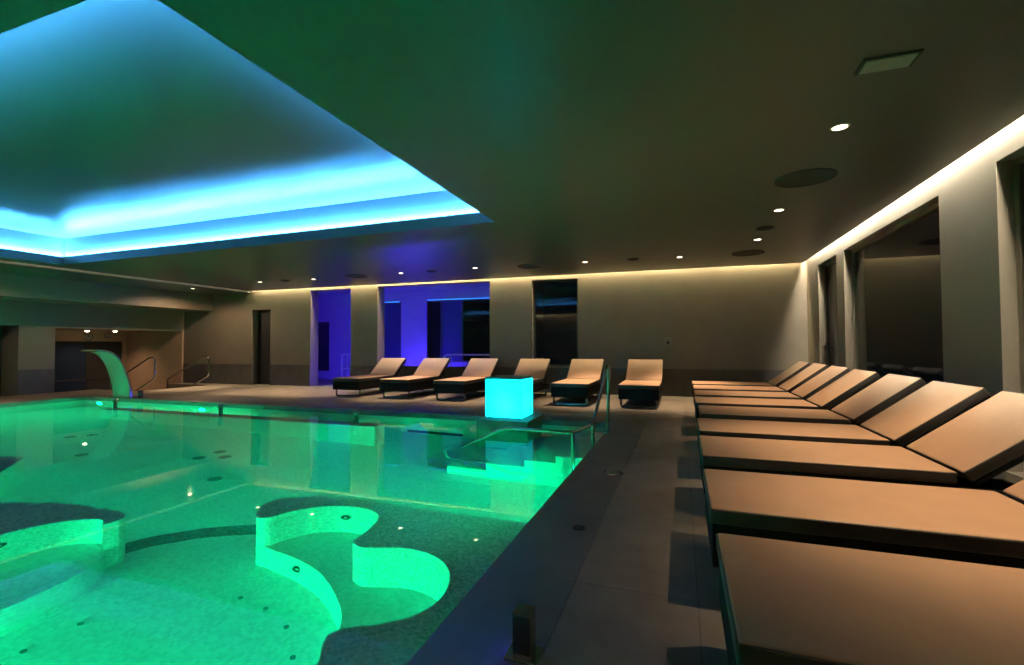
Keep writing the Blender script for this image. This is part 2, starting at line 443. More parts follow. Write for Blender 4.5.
# pool lamps (round luminaires in the pool walls)
def pool_lamp(p, n, label, r=0.13, group='underwater lamps'):
    mt = Matrix.Translation(p) @ Vector(n).normalized().to_track_quat('Z', 'Y').to_matrix().to_4x4()
    t = thing('underwater_lamp', label, 'lamp', p, 0, group)
    inv = Matrix.Translation([-c for c in p])
    bm = BM(); lathe(bm, [(r*0.9, 0.0), (r*0.92, 0.03), (r*1.12, 0.024), (r*1.18, 0.0)], 32, inv @ mt)
    obj('rim', bm, M['steel'], t, True)
    bm = BM(); lathe(bm, [(0, 0.022), (r*0.6, 0.020), (r*0.9, 0.012)], 32, inv @ mt)
    obj('lens', bm, M['pool_lens'], t, True)
    return t
pool_lamp((PX1, 4.50, -0.21), (-1, 0, 0), 'green underwater lamp in the pool wall below the window-side deck', 0.10)
pool_lamp((PX1, 3.95, -0.20), (-1, 0, 0), 'green underwater lamp just beyond the S-shaped bench', 0.08)  # added lamp, brightens the top of the bench ledge
pool_lamp((PX1, 5.20, -0.85), (-1, 0, 0), 'green underwater lamp in the pool wall next to the entry steps', 0.13)
pool_lamp((-13.1, PY1, -0.70), (0, -1, 0), 'small glowing underwater lamp in the far pool wall behind the swan-neck spout', 0.10)
pool_lamp((-9.7, PY1, -0.70), (0, -1, 0), 'small glowing underwater lamp in the far pool wall behind the channel wall', 0.10)
pool_lamp((PX0, 5.6, -0.7), (1, 0, 0), 'green underwater lamp in the far left end wall of the pool', 0.13)
pool_lamp((-2.7, PY0, -0.72), (0, 1, 0), 'green underwater lamp facing the curved riser of the S-shaped bench', 0.09)
pool_lamp((-3.6, PY0, -0.72), (0, 1, 0), 'green underwater lamp facing the tip of the left bench', 0.09)

# ------------------------------------------------------------------ ceiling with its lit recess
RX0, RX1, RY0, RY1 = -12.24, -2.45, 1.48, 6.17
bm = BM()
def cpoly(x0, x1, y0, backoff):   # strip whose far edge follows the skewed back wall
    prism(bm, [(x0, y0), (x1, y0), (x1, by(x1)-backoff), (x0, by(x0)-backoff)], CZ, LIPZ)
cpoly(RX1, 2.49, YN+0.08, 0.08)
cpoly(-12.77, RX0, YN+0.08, 0.08)
cpoly(RX0, RX1, RY1, 0.08)
prism(bm, [(RX0, YN+0.08), (RX1, YN+0.08), (RX1, RY0), (RX0, RY0)], CZ, LIPZ)
prism(bm, [(-14.8, YN), (-12.83, YN), (-12.83, by(-12.83)), (-14.8, by(-14.8))], 2.895, LIPZ)
struct('ceiling', bm, M['ceil'])
S = 0.07
bm = BM()
box(bm, RX0-S-0.1, RX1+S+0.1, RY0-S-0.1, RY1+S+0.1, COVEZ, COVEZ+0.1)
box(bm, RX0-S-0.1, RX0-S, RY0-S-0.1, RY1+S+0.1, LIPZ, COVEZ)
box(bm, RX1+S, RX1+S+0.1, RY0-S-0.1, RY1+S+0.1, LIPZ, COVEZ)
box(bm, RX0-S, RX1+S, RY0-S-0.1, RY0-S, LIPZ, COVEZ)
box(bm, RX0-S, RX1+S, RY1+S, RY1+S+0.1, LIPZ, COVEZ)
struct('ceiling_recess', bm, M['cove'])
# slot covers over the wall washers
bm = BM()
box(bm, 2.40, XR+0.2, YN, 12.3, 3.25, 3.33); box(bm, 2.44, 2.49, YN, 11.62, LIPZ, 3.25)
struct('trim_1', bm, M['ceil'])
bm = BM(); box(bm, U(-16.0), U(2.8), -0.14, 0.4, 3.25, 3.33); box(bm, U(-16.0), U(2.49), -0.13, -0.08, LIPZ, 3.25)
struct('trim_2', bm, M['ceil'], mat=BACK)
bm = BM(); box(bm, -12.9, -12.7, YN, 12.0, LIPZ, LIPZ+0.08); box(bm, -16, 2.7, YN-0.1, YN+0.14, 3.25, 3.33); box(bm, -16, 2.49, YN+0.08, YN+0.13, LIPZ, 3.25)
struct('trim_3', bm, M['ceil'])

# LED lines
def led(name, b, m, label, mat=None):
    bm = BM(); box(bm, *b); o = obj(name, bm, m, mat=mat)
    return tag(o, label, 'light strip', 'LED strips')
led('led_strip', (2.505, 2.555, YN+0.1, 11.55, 3.13, 3.143), M['led_white'], 'white LED strip in the ceiling slot along the window wall')
led('led_strip', (U(-14.3), U(2.45), -0.065, -0.03, 3.095, 3.108), M['led_warm'], 'warm LED strip in the ceiling slot along the back wall', mat=BACK)
led('led_strip', (-12.774, -12.7705, YN+0.1, 11.2, 2.975, 3.00), M['led_line'], 'thin warm LED line in the ceiling beside the left bulkhead')
led('led_strip', (-12.0, 2.4, YN+0.025, YN+0.06, 3.04, 3.053), M['led_warm'], 'warm LED strip along the wall opposite the loungers')
def cove_led(p, q, inward, label):
    a = Vector(p); b = Vector(q); n = Vector(inward)
    bm = BM(); w = 0.022
    lo = Vector((0, 0, LIPZ+0.006)) - n*0.050; hi = Vector((0, 0, LIPZ+0.006)) - n*0.012
    v = [bm.verts.new(a+lo), bm.verts.new(b+lo), bm.verts.new(b+hi), bm.verts.new(a+hi)]
    v2 = [bm.verts.new(x.co + Vector((0, 0, -0.003)) ) for x in v]
    bm.faces.new(v); bm.faces.new(v2[::-1])
    for i in range(4): bm.faces.new((v[i], v2[i], v2[(i+1) % 4], v[(i+1) % 4]))
    o = tag(obj('led_strip', bm, M['led_cyan']), label, 'light strip', 'LED strips')
    bm = BM(); up = Vector((0, 0, 1))
    ps = [a - n*0.001, b - n*0.001, b - n*0.006, a - n*0.006]
    lo_ = [bm.verts.new(p_ + up*LIPZ) for p_ in ps]; hi_ = [bm.verts.new(p_ + up*(LIPZ+0.0155)) for p_ in ps]
    bm.faces.new(lo_[::-1]); bm.faces.new(hi_)
    for i in range(4): bm.faces.new((lo_[i], lo_[(i+1) % 4], hi_[(i+1) % 4], hi_[i]))
    obj('profile_edge', bm, M['alu'], o)  # added upstand, keeps LED light off the middle of the recess
cove_led((RX0, RY1, 0), (RX1, RY1, 0), (0, -1, 0), 'cyan LED strip on the far ledge of the ceiling recess')
cove_led((RX0, RY0, 0), (RX1, RY0, 0), (0, 1, 0), 'cyan LED strip on the near ledge of the ceiling recess')
cove_led((RX0, RY0, 0), (RX0, RY1, 0), (1, 0, 0), 'cyan LED strip on the left ledge of the ceiling recess')
cove_led((RX1, RY0, 0), (RX1, RY1, 0), (-1, 0, 0), 'cyan LED strip on the right ledge of the ceiling recess')

# ------------------------------------------------------------------ walls
WT = 0.35
bm = BM()
def bwp(x0, x1, z0, z1, v0=0.0, v1=WT): box(bm, U(x0), U(x1), v0, v1, z0, z1)
ZT = 3.26
bwp(-15.70, -12.77, -0.1, ZT); bwp(-12.77, -12.03, 2.36, ZT); bwp(-12.03, -10.51, -0.1, ZT)
bwp(-10.51, -9.07, 2.88, ZT); bwp(-9.07, -8.16, -0.1, ZT)
bwp(-8.16, -4.73, -0.1, 0.62); bwp(-8.16, -4.73, 2.90, ZT)
bwp(-4.73, -3.57, -0.1, ZT); bwp(-3.57, -2.39, -0.1, 0.66); bwp(-3.57, -2.39, 2.86, ZT)
bwp(-2.39, 2.62, -0.1, ZT)
struct('wall_back', bm, M['wall'], mat=BACK)
bm = BM()   # stone wainscot
for x0, x1 in ((-15.70, -12.77), (-12.03, -10.51), (-9.07, -8.16), (-8.16, -4.73), (-4.73, 2.565)):
    bwp(x0, x1, 0.0, 0.635, -0.012, 0.0)
bwp(-10.522, -10.51, 0.0, 0.635, 0.0, 0.02)
struct('baseboard_back', bm, M['stone'], mat=BACK)
# window wall on the right, openings with deep reveals
W1, W2, W3 = (9.64, 10.79), (6.15, 9.24), (2.0, 5.19)
bm = BM()
ys = [YN-0.2, W3[0], W3[1], W2[0], W2[1], W1[0], W1[1], 12.2]
for a, b in ((ys[0], ys[1]), (ys[2], ys[3]), (ys[4], ys[5]), (ys[6], ys[7])): box(bm, XR, XR+0.3, a, b, -0.1, ZT)
for a, b in (W1, W2, W3): box(bm, XR, XR+0.3, a, b, 2.755, ZT); box(bm, XR, XR+0.3, a, b, -0.1, 0.12)
struct('wall_right', bm, M['wall'])
bm = BM()
for a, b in ((YN, W3[0]), (W3[1], W2[0]), (W2[1], W1[0]), (W1[1], 11.68)): box(bm, XR-0.012, XR, a, b, 0.0, 0.12)
struct('baseboard_right', bm, M['stone_side'])
def window_side(n, a, b, z0, z1, bars, handle=False, fm='alu'):
    x0, x1 = XR+0.115, XR+0.165; f = 0.055
    bm = BM()
    box(bm, x0, x1, a, a+f, z0, z1); box(bm, x0, x1, b-f, b, z0, z1)
    box(bm, x0, x1, a+f, b-f, z1-f, z1); box(bm, x0, x1, a+f, b-f, z0, z0+f)
    for y in bars: box(bm, x0, x1, y-f/2, y+f/2, z0+f, z1-f)
    w = struct('window_%d' % n, bm, M[fm])
    bm = BM(); box(bm, x0+0.015, x0+0.027, a+f, b-f, z0+f, z1-f)
    obj('pane', bm, M['pane'], w)
    if handle:
        bm = BM(); box(bm, x0-0.02, x0, b-0.045, b-0.015, 1.06, 1.22, bevel=0.006)
        box(bm, x0-0.06, x0-0.02, b-0.17, b-0.015, 1.13, 1.16, bevel=0.006)
        obj('window_handle', bm, M['black'], w)
    return w
window_side(1, W1[0], W1[1], 0.12, 2.755, [], True, 'alu_dark')
window_side(2, W2[0], W2[1], 0.12, 2.755, [])
window_side(3, W3[0], W3[1], 0.12, 2.755, [5.02])
# window in the back wall
bm = BM(); f = 0.05
def fr(x0, x1, z0, z1): box(bm, U(x0), U(x1), 0.12, 0.17, z0, z1)
fr(-3.57, -3.57+f, 0.66, 2.86); fr(-2.39-f, -2.39, 0.66, 2.86); fr(-3.57+f, -2.39-f, 2.86-f, 2.86); fr(-3.57+f, -2.39-f, 0.66, 0.66+f)
w4 = struct('window_4', bm, M['alu_dark'], mat=BACK)
bm = BM(); box(bm, U(-3.57+f), U(-2.39-f), 0.135, 0.147, 0.66+f, 2.86-f); obj('pane', bm, M['pane'], w4, mat=BACK)
# left side: bulkhead, lower wall set back, doorway and the passage
bm = BM(); prism(bm, [(XL-0.3, YN), (XB, YN), (XB, by(XB)), (XL-0.3, by(XL-0.3))], 2.37, 2.90)
struct('bulkhead', bm, M['wall'])
bm = BM()
box(bm, XL-0.8, XL, YN, 6.30, -0.1, 2.37); box(bm, XL-0.8, XL, 7.05, 7.49, -0.1, 2.37); box(bm, XL-0.3, XL, 7.49, 7.79, -0.1, 2.37)
box(bm, XL-0.8, XL, 6.30, 7.05, 1.76, 2.37); box(bm, XL-0.3, XL, 7.79, 11.2, 1.715, 2.37)
struct('wall_left', bm, M['wall'])
bm = BM(); box(bm, XL, XL+0.012, YN, 6.30, 0, 0.63); box(bm, XL, XL+0.012, 7.05, 7.79, 0, 0.63)
struct('baseboard_left', bm, M['stone_side'])
bm = BM()
box(bm, XL-0.76, XL-0.70, 6.30, 6.36, 0, 1.76); box(bm, XL-0.76, XL-0.70, 6.99, 7.05, 0, 1.76); box(bm, XL-0.76, XL-0.70, 6.36, 6.99, 1.70, 1.76)
d1 = struct('door_1', bm, M['alu_dark'])
bm = BM(); box(bm, XL-0.75, XL-0.715, 6.36, 6.99, 0.02, 1.70); dl = obj('leaf', bm, M['door_grey'], d1)
bm = BM(); tube(bm, rounded([(XL-0.715, 6.90, 0.95), (XL-0.67, 6.90, 0.95), (XL-0.67, 6.78, 0.95)], 0.02), 0.009); obj('door_handle', bm, M['steel'], dl, True)
# passage
PXF = -18.45
bm = BM()
box(bm, PXF-0.2, XL, 11.20, 11.45, -1.0, 2.37)                         # right side
box(bm, PXF-0.2, XL-0.82, 7.3, 7.5, -1.0, 2.0)                            # left side
box(bm, PXF-0.2, PXF, 7.5, 8.85, -1.0, 2.0); box(bm, PXF-0.2, PXF, 11.07, 11.2, -1.0, 2.0); box(bm, PXF-0.2, PXF, 8.85, 11.07, 1.39, 2.0)
struct('wall_passage', bm, M['wall_pass'])
bm = BM(); box(bm, PXF-0.2, XL-0.3, 7.3, 11.4, 1.735, 1.9); struct('ceiling_passage', bm, M['wall_pass'])
bm = BM(); box(bm, PXF-0.3, XL-0.001, 7.3, 11.4, -1.0, -0.85)
box(bm, XL-0.001, -13.9, 8.75, 10.75, -1.0, -0.85)
for k in range(5):
    box(bm, -13.9-0.30*(k+1), -13.9-0.30*k, 8.75, 10.75, -0.9, -0.14-0.142*k)
box(bm, XL-0.001, -13.9, 8.70, 8.75, -1.0, -0.1); box(bm, XL-0.001, -13.9, 10.75, 10.80, -1.0, -0.1)
struct('floor_passage', bm, M['floor'])
bm = BM()
for y0, y1 in ((8.85, 8.91), (10.03, 10.09), (11.01, 11.07)): box(bm, PXF-0.13, PXF-0.07, y0, y1, -0.85, 1.39)
box(bm, PXF-0.13, PXF-0.07, 8.91, 11.01, 1.33, 1.39); box(bm, PXF-0.13, PXF-0.07, 8.91, 11.01, 0.10, 0.15)
d2 = struct('door_2', bm, M['black'])
bm = BM(); box(bm, PXF-0.115, PXF-0.085, 8.91, 10.03, -0.85, 1.33); obj('leaf', bm, M['door_blue'], d2)
bm = BM(); box(bm, PXF-0.115, PXF-0.085, 10.09, 11.01, -0.85, 1.33); obj('leaf', bm, M['door_dark'], d2)
# dark door in the back wall
bm = BM()
box(bm, U(-12.77), U(-12.71), 0.24, 0.32, 0, 2.36); box(bm, U(-12.09), U(-12.03), 0.24, 0.32, 0, 2.36); box(bm, U(-12.71), U(-12.09), 0.24, 0.32, 2.30, 2.36)
d3 = struct('door_3', bm, M['alu_dark'], mat=BACK)
bm = BM(); box(bm, U(-12.71), U(-12.09), 0.26, 0.30, 0.0, 2.30); dl3 = obj('leaf', bm, M['door_dark'], d3, mat=BACK)
bm = BM(); tube(bm, rounded([(U(-12.16), 0.26, 1.05), (U(-12.16), 0.21, 1.05), (U(-12.28), 0.21, 1.05)], 0.02), 0.009); obj('door_handle', bm, M['dark_steel'], dl3, True, mat=BACK)
# wall behind the camera
bm = BM(); box(bm, -16.0, XR+0.3, YN-0.2, YN, -0.1, ZT); struct('wall_front', bm, M['wall'])

# ------------------------------------------------------------------ violet room behind the back wall
RD = 2.6
bm = BM()
def ir(x0, x1, v0, v1, z0, z1): box(bm, U(x0), U(x1), v0, v1, z0, z1)
# far wall, with panes in openings
ir(-13.2, -12.50, RD, RD+0.2, -0.1, 3.15); ir(-12.50, -11.95, RD, RD+0.2, 2.08, 3.15); ir(-12.50, -11.95, RD, RD+0.2, -0.1, 0.30)
ir(-11.95, -9.85, RD, RD+0.2, -0.1, 3.15)
ir(-9.85, -8.98, RD, RD+0.2, 2.70, 3.15); ir(-9.85, -8.98, RD, RD+0.2, -0.1, 0.72); ir(-8.98, -8.00, RD, RD+0.2, -0.1, 3.15)
ir(-8.00, -4.2, RD, RD+0.2, 2.72, 3.15); ir(-8.00, -4.2, RD, RD+0.2, -0.1, 0.66)
ir(-5.2, -4.2, RD, RD+0.2, 0.66, 2.72)
ir(-13.4, -13.2, WT, RD+0.2, -0.1, 3.15); ir(-4.2, -4.0, WT, RD+0.2, -0.1, 3.15)
struct('wall_spa', bm, M['wall_inner'], mat=BACK)
bm = BM(); ir(-13.4, -4.0, WT, RD+0.2, 3.10, 3.2); struct('ceiling_spa', bm, M['wall_inner'], mat=BACK)
bm = BM(); ir(-13.4, -4.0, 0.0, RD+0.2, -0.12, -0.001); struct('floor_spa', bm, M['floor'], mat=BACK)
def win_in(n, x0, x1, z0, z1, m='alu_dark', pm='pane'):
    global bm
    f = 0.04; bm = BM()
    ir(x0, x0+f, RD+0.02, RD+0.08, z0, z1); ir(x1-f, x1, RD+0.02, RD+0.08, z0, z1); ir(x0+f, x1-f, RD+0.02, RD+0.08, z0, z0+f); ir(x0+f, x1-f, RD+0.02, RD+0.08, z1-f, z1)
    w = struct('window_%d' % n, bm, M[m], mat=BACK)
    bm = BM(); ir(x0+f, x1-f, RD+0.04, RD+0.052, z0+f, z1-f); obj('pane' if pm == 'pane' else 'panel', bm, M[pm], w, mat=BACK)
win_in(5, -9.85, -8.98, 0.72, 2.70, pm='navy'); win_in(6, -8.00, -7.45, 0.66, 2.72); win_in(8, -7.45, -6.72, 0.66, 2.72, pm='navy'); win_in(7, -6.72, -5.2, 0.66, 2.72)
bm = BM(); ir(-12.50, -12.45, RD+0.03, RD+0.09, 0.30, 2.08); ir(-12.00, -11.95, RD+0.03, RD+0.09, 0.30, 2.08); ir(-12.45, -12.00, RD+0.03, RD+0.09, 2.03, 2.08); ir(-12.45, -12.00, RD+0.03, RD+0.09, 0.30, 0.35)
d4 = struct('door_4', bm, M['alu_dark'], mat=BACK)
bm = BM(); ir(-12.45, -12.00, RD+0.05, RD+0.08, 0.35, 2.03); obj('leaf', bm, M['door_dark'], d4, mat=BACK)
bm = BM(); ir(-12.6, -4.4, 0.42, 0.47, 3.06, 3.09)
tag(obj('led_strip', bm, M['led_violet'], mat=BACK), 'violet LED strip under the ceiling of the room behind the back wall', 'light strip', 'LED strips')
bm = BM(); ir(-11.95, -11.15, 0.60, 0.64, 0.0, 0.03)
tag(obj('led_strip', bm, M['led_violet_floor'], mat=BACK), 'violet LED strip on the floor of the room behind the back wall', 'light strip', 'LED strips')
bm = BM(); ir(-9.05, -8.3, 0.50, 0.56, 0.0, 0.03)  # added source, brightens the floor seen through the narrow opening
tag(obj('led_strip', bm, M['led_violet_floor'], mat=BACK), 'violet LED strip on the floor hidden behind the column between the openings', 'light strip', 'LED strips')
bm = BM(); ir(-8.9, -7.0, 1.6, 1.64, 0.0, 0.03)
tag(obj('led_strip', bm, M['led_violet_floor'], mat=BACK), 'violet LED strip on the floor below the bright violet panel', 'light strip', 'LED strips')
bm = BM(); ir(-9.80, -9.02, RD-0.05, RD-0.02, 2.70, 2.715)
tag(obj('led_strip', bm, M['led_blue'], mat=BACK), 'blue LED strip above the narrow navy panel inside the violet room', 'light strip', 'LED strips')
bm = BM(); ir(-7.95, -4.3, RD-0.05, RD-0.02, 2.72, 2.735)
tag(obj('led_strip', bm, M['led_blue'], mat=BACK), 'blue LED strip above the wide panes inside the violet room', 'light strip', 'LED strips')
# rails in the violet room
def rail_in(x0, x1, v, z, label):
    t = thing('handrail', label, 'handrail', (0, 0, 0), 0, 'violet-lit handrails')
    bm = BM(); tube(bm, rounded([(U(x0), v, 0.0), (U(x0), v, z), (U(x1), v, z), (U(x1), v, 0.0)], 0.10), 0.022); obj('rail', bm, M['white_trim'], t, True, mat=BACK)
    bm = BM(); tube(bm, rounded([(U(x0), v, 0.45), (U(x1), v, 0.45)], 0.1), 0.016); obj('crossbar', bm, M['white_trim'], t, True, mat=BACK)
    bm = BM(); tube(bm, [(U(x0+0.22), v, 0.0), (U(x0+0.22), v, z)], 0.018); obj('post', bm, M['white_trim'], t, True, mat=BACK)
rail_in(-6.55, -4.4, 1.0, 0.93, 'violet-lit handrail seen through the wide opening behind the loungers')
rail_in(-10.62, -9.3, 1.6, 0.93, 'violet-lit handrail seen through the narrow doorway opening')

# ------------------------------------------------------------------ ceiling fittings
SPOT = bpy.data.lights.new('downlight_beam', 'SPOT')
SPOT.energy = 285; SPOT.color = (1.0, 0.68, 0.40); SPOT.spot_size = R(55); SPOT.spot_blend = 1.0; SPOT.shadow_soft_size = 0.025
bm = BM(); lathe(bm, [(0.070, 0.0), (0.068, -0.006), (0.054, -0.008), (0.050, 0.004)], 32)
dtrim = bm
dl0 = thing('downlight', 'x', 'downlight', (1.225, 4.42, CZ), 0, 'recessed downlights')
obj('trim_ring', dtrim, M['white_trim'], dl0, True)
bm = BM(); lathe(bm, [(0, -0.003), (0.035, -0.003), (0.051, -0.001)], 32); obj('lens', bm, M['lens'], dl0, True)
lo = bpy.data.objects.new('beam', SPOT); C.objects.link(lo); lo.parent = dl0; lo.location = (0, 0, -0.02)
SPILL = SPOT.copy(); SPILL.energy = 80; SPILL.spot_size = R(72); SPILL.spot_blend = 0.6
lo = bpy.data.objects.new('spill', SPILL); C.objects.link(lo); lo.parent = dl0; lo.location = (0, 0, -0.02)
dl0['label'] = 'largest recessed downlight, over the loungers near the big ceiling speaker'
DL = [(1.224, 6.91, 'recessed downlight between the two big round speakers above the window loungers'),
      (1.224, 8.74, 'recessed downlight over the far window loungers, beside the last round speaker'),
      (1.225, 2.70, 'recessed downlight above the nearest window loungers'),
      (0.0, 9.945, 'recessed downlight by the back wall above the gap between the lounger rows'),
      (-1.87, 9.83, 'recessed downlight by the back wall just right of the tall dark window'),
      (-4.334, 9.703, 'recessed downlight by the back wall at the right end of the wide violet opening'),
      (-6.281, 9.734, 'recessed downlight by the back wall above the wide violet opening'),
      (-8.951, 9.80, 'recessed downlight by the back wall in front of the narrow violet opening'),
      (-10.691, 9.725, 'recessed downlight by the back wall near the dark door'),
      (-13.375, 9.838, 'recessed downlight beyond the LED line, lighting a scallop on the bulkhead'),
      (-13.375, 5.1, 'recessed downlight beyond the LED line, in front of the left doorway')]  # added out of view to fill the left wall and bulkhead
SPOT_BACK = SPOT.copy(); SPOT_BACK.energy = 640; SPOT_BACK.spot_size = R(54); SPOT_BACK.spot_blend = 0.85
SPOT_WIDE = SPOT.copy(); SPOT_WIDE.energy = 130; SPOT_WIDE.spot_size = R(165); SPOT_WIDE.spot_blend = 0.4
for x, y, lab in DL:
    d_ = dup(dl0, (x, y, CZ if x > -13 else 2.895), 0, lab)
    if x < -13:
        sp_ = bpy.data.objects.new('spill', SPOT_WIDE); C.objects.link(sp_); sp_.parent = d_; sp_.location = (0, 0, -0.02)
    if y > 9 or x < -13:
        for ch in d_.children:
            if ch.type == 'LIGHT' and ch.data == SPOT: ch.data = SPOT_BACK
# small passage lamps
SP2 = bpy.data.lights.new('passage_beam', 'SPOT'); SP2.energy = 55; SP2.color = (1.0, 0.66, 0.40); SP2.spot_size = R(130); SP2.spot_blend = 1.0; SP2.shadow_soft_size = 0.03
pl0 = thing('downlight', 'left one of the two small downlights in the passage ceiling', 'downlight', (-17.9, 9.70, 1.735), 0, 'passage downlights')
bm = BM(); lathe(bm, [(0.085, 0.0), (0.080, -0.008), (0.062, -0.010), (0.06, 0.0)], 24); obj('trim_ring', bm, M['white_trim'], pl0, True)
bm = BM(); lathe(bm, [(0, -0.045), (0.030, -0.040), (0.050, -0.025), (0.060, -0.004)], 24); obj('lens', bm, M['lens'], pl0, True)
lo = bpy.data.objects.new('beam', SP2); C.objects.link(lo); lo.parent = pl0; lo.location = (0, 0, -0.06)
dup(pl0, (-17.6, 10.32, 1.735), 0, 'right one of the two small downlights in the passage ceiling')

sp0 = thing('ceiling_speaker', 'largest round ceiling speaker, behind the brightest downlight', 'speaker', (1.25, 5.67, CZ), 0, 'round ceiling speakers')
bm = BM(); lathe(bm, [(0.285, 0.0), (0.283, -0.010), (0.262, -0.012), (0.258, -0.004)], 48); obj('rim', bm, M['grille'], sp0, True)
bm = BM(); lathe(bm, [(0, -0.008), (0.12, -0.0075), (0.258, -0.004)], 48); obj('grille', bm, M['grille'], sp0, True)
dup(sp0, (1.231, 9.98, CZ), 0, 'round ceiling speaker in the far right corner above the window loungers')
dup(sp0, (-3.10, 9.893, CZ), 0, 'round ceiling speaker in front of the tall dark window')
dup(sp0, (-7.588, 9.749, CZ), 0, 'round ceiling speaker in front of the column between the violet openings')
se0 = thing('smoke_detector', 'small round detector on the ceiling between two downlights over the window loungers', 'detector', (1.212, 7.914, CZ), 0, 'ceiling detectors')
bm = BM(); lathe(bm, [(0.115, 0.0), (0.112, -0.014), (0.07, -0.022), (0.05, -0.03), (0, -0.031)], 32); obj('body', bm, M['grille'], se0, True)
bm = BM(); lathe(bm, [(0.125, 0.0), (0.125, -0.004), (0.105, -0.005)], 32); obj('base', bm, M['grille'], se0, True)
dup(se0, (-0.891, 9.837, CZ), 0, 'small round detector on the ceiling by the back wall, right of the tall window')
dup(se0, (-5.47, 9.75, CZ), 0, 'small round detector on the ceiling above the wide violet opening')
dup(se0, (-9.85, 9.75, CZ), 0, 'small round detector on the ceiling left of the narrow violet opening')
ev = thing('emergency_light', 'flat rectangular emergency light on the ceiling near the top right corner', 'light fitting', (1.225, 3.49, CZ))
bm = BM()
box(bm, -0.15, 0.15, -0.085, -0.07, -0.012, 0); box(bm, -0.15, 0.15, 0.07, 0.085, -0.012, 0); box(bm, -0.15, -0.13, -0.07, 0.07, -0.012, 0); box(bm, 0.13, 0.15, -0.07, 0.07, -0.012, 0)
obj('frame', bm, M['grille'], ev)
bm = BM(); box(bm, -0.13, 0.13, -0.07, 0.07, -0.02, -0.002, bevel=0.004); obj('diffuser', bm, M['diff'], ev)

# socket plate on the back wall
t = thing('wall_socket', 'small square grey socket plate with a dark hole on the back wall', 'socket')
bm = BM(); box(bm, U(-0.37), U(-0.20), -0.014, 0.0, 1.19, 1.37, bevel=0.004); obj('plate', bm, M['plastic'], t, mat=BACK)
bm = BM(); lathe(bm, [(0, 0.010), (0.036, 0.010), (0.040, 0.004), (0.042, 0.0)], 24, Matrix.Translation((U(-0.28), -0.014, 1.245)) @ Matrix.Rotation(PI/2, 4, 'X')); obj('hole', bm, M['black'], t, True, mat=BACK)
# passage clock and sign
t = thing('wall_clock', 'round pale clock above the blue door in the passage', 'clock', (PXF+0.001, 10.02, 1.545))
rot = Matrix.Rotation(PI/2, 4, 'Y')
bm = BM(); lathe(bm, [(0.135, 0.0), (0.135, 0.03), (0.12, 0.035), (0.115, 0.025)], 32, rot); obj('rim', bm, M['steel'], t, True)
bm = BM(); lathe(bm, [(0, 0.024), (0.118, 0.024)], 32, rot); obj('dial', bm, M['sign'], t)
bm = BM(); box(bm, 0.025, 0.030, -0.006, 0.006, 0, 0.08); box(bm, 0.025, 0.030, 0, 0.055, -0.006, 0.006); obj('hands', bm, M['black'], t)
t = thing('door_sign', 'small pale rectangular sign above the door in the passage', 'sign', (PXF+0.001, 10.59, 1.58))
bm = BM(); box(bm, 0, 0.02, -0.10, 0.10, -0.06, 0.06, bevel=0.004); obj('panel', bm, M['sign'], t)
bm = BM(); box(bm, 0.018, 0.022, -0.11, 0.11, 0.055, 0.07); box(bm, 0.018, 0.022, -0.11, 0.11, -0.07, -0.055); obj('edge_strip', bm, M['steel'], t)

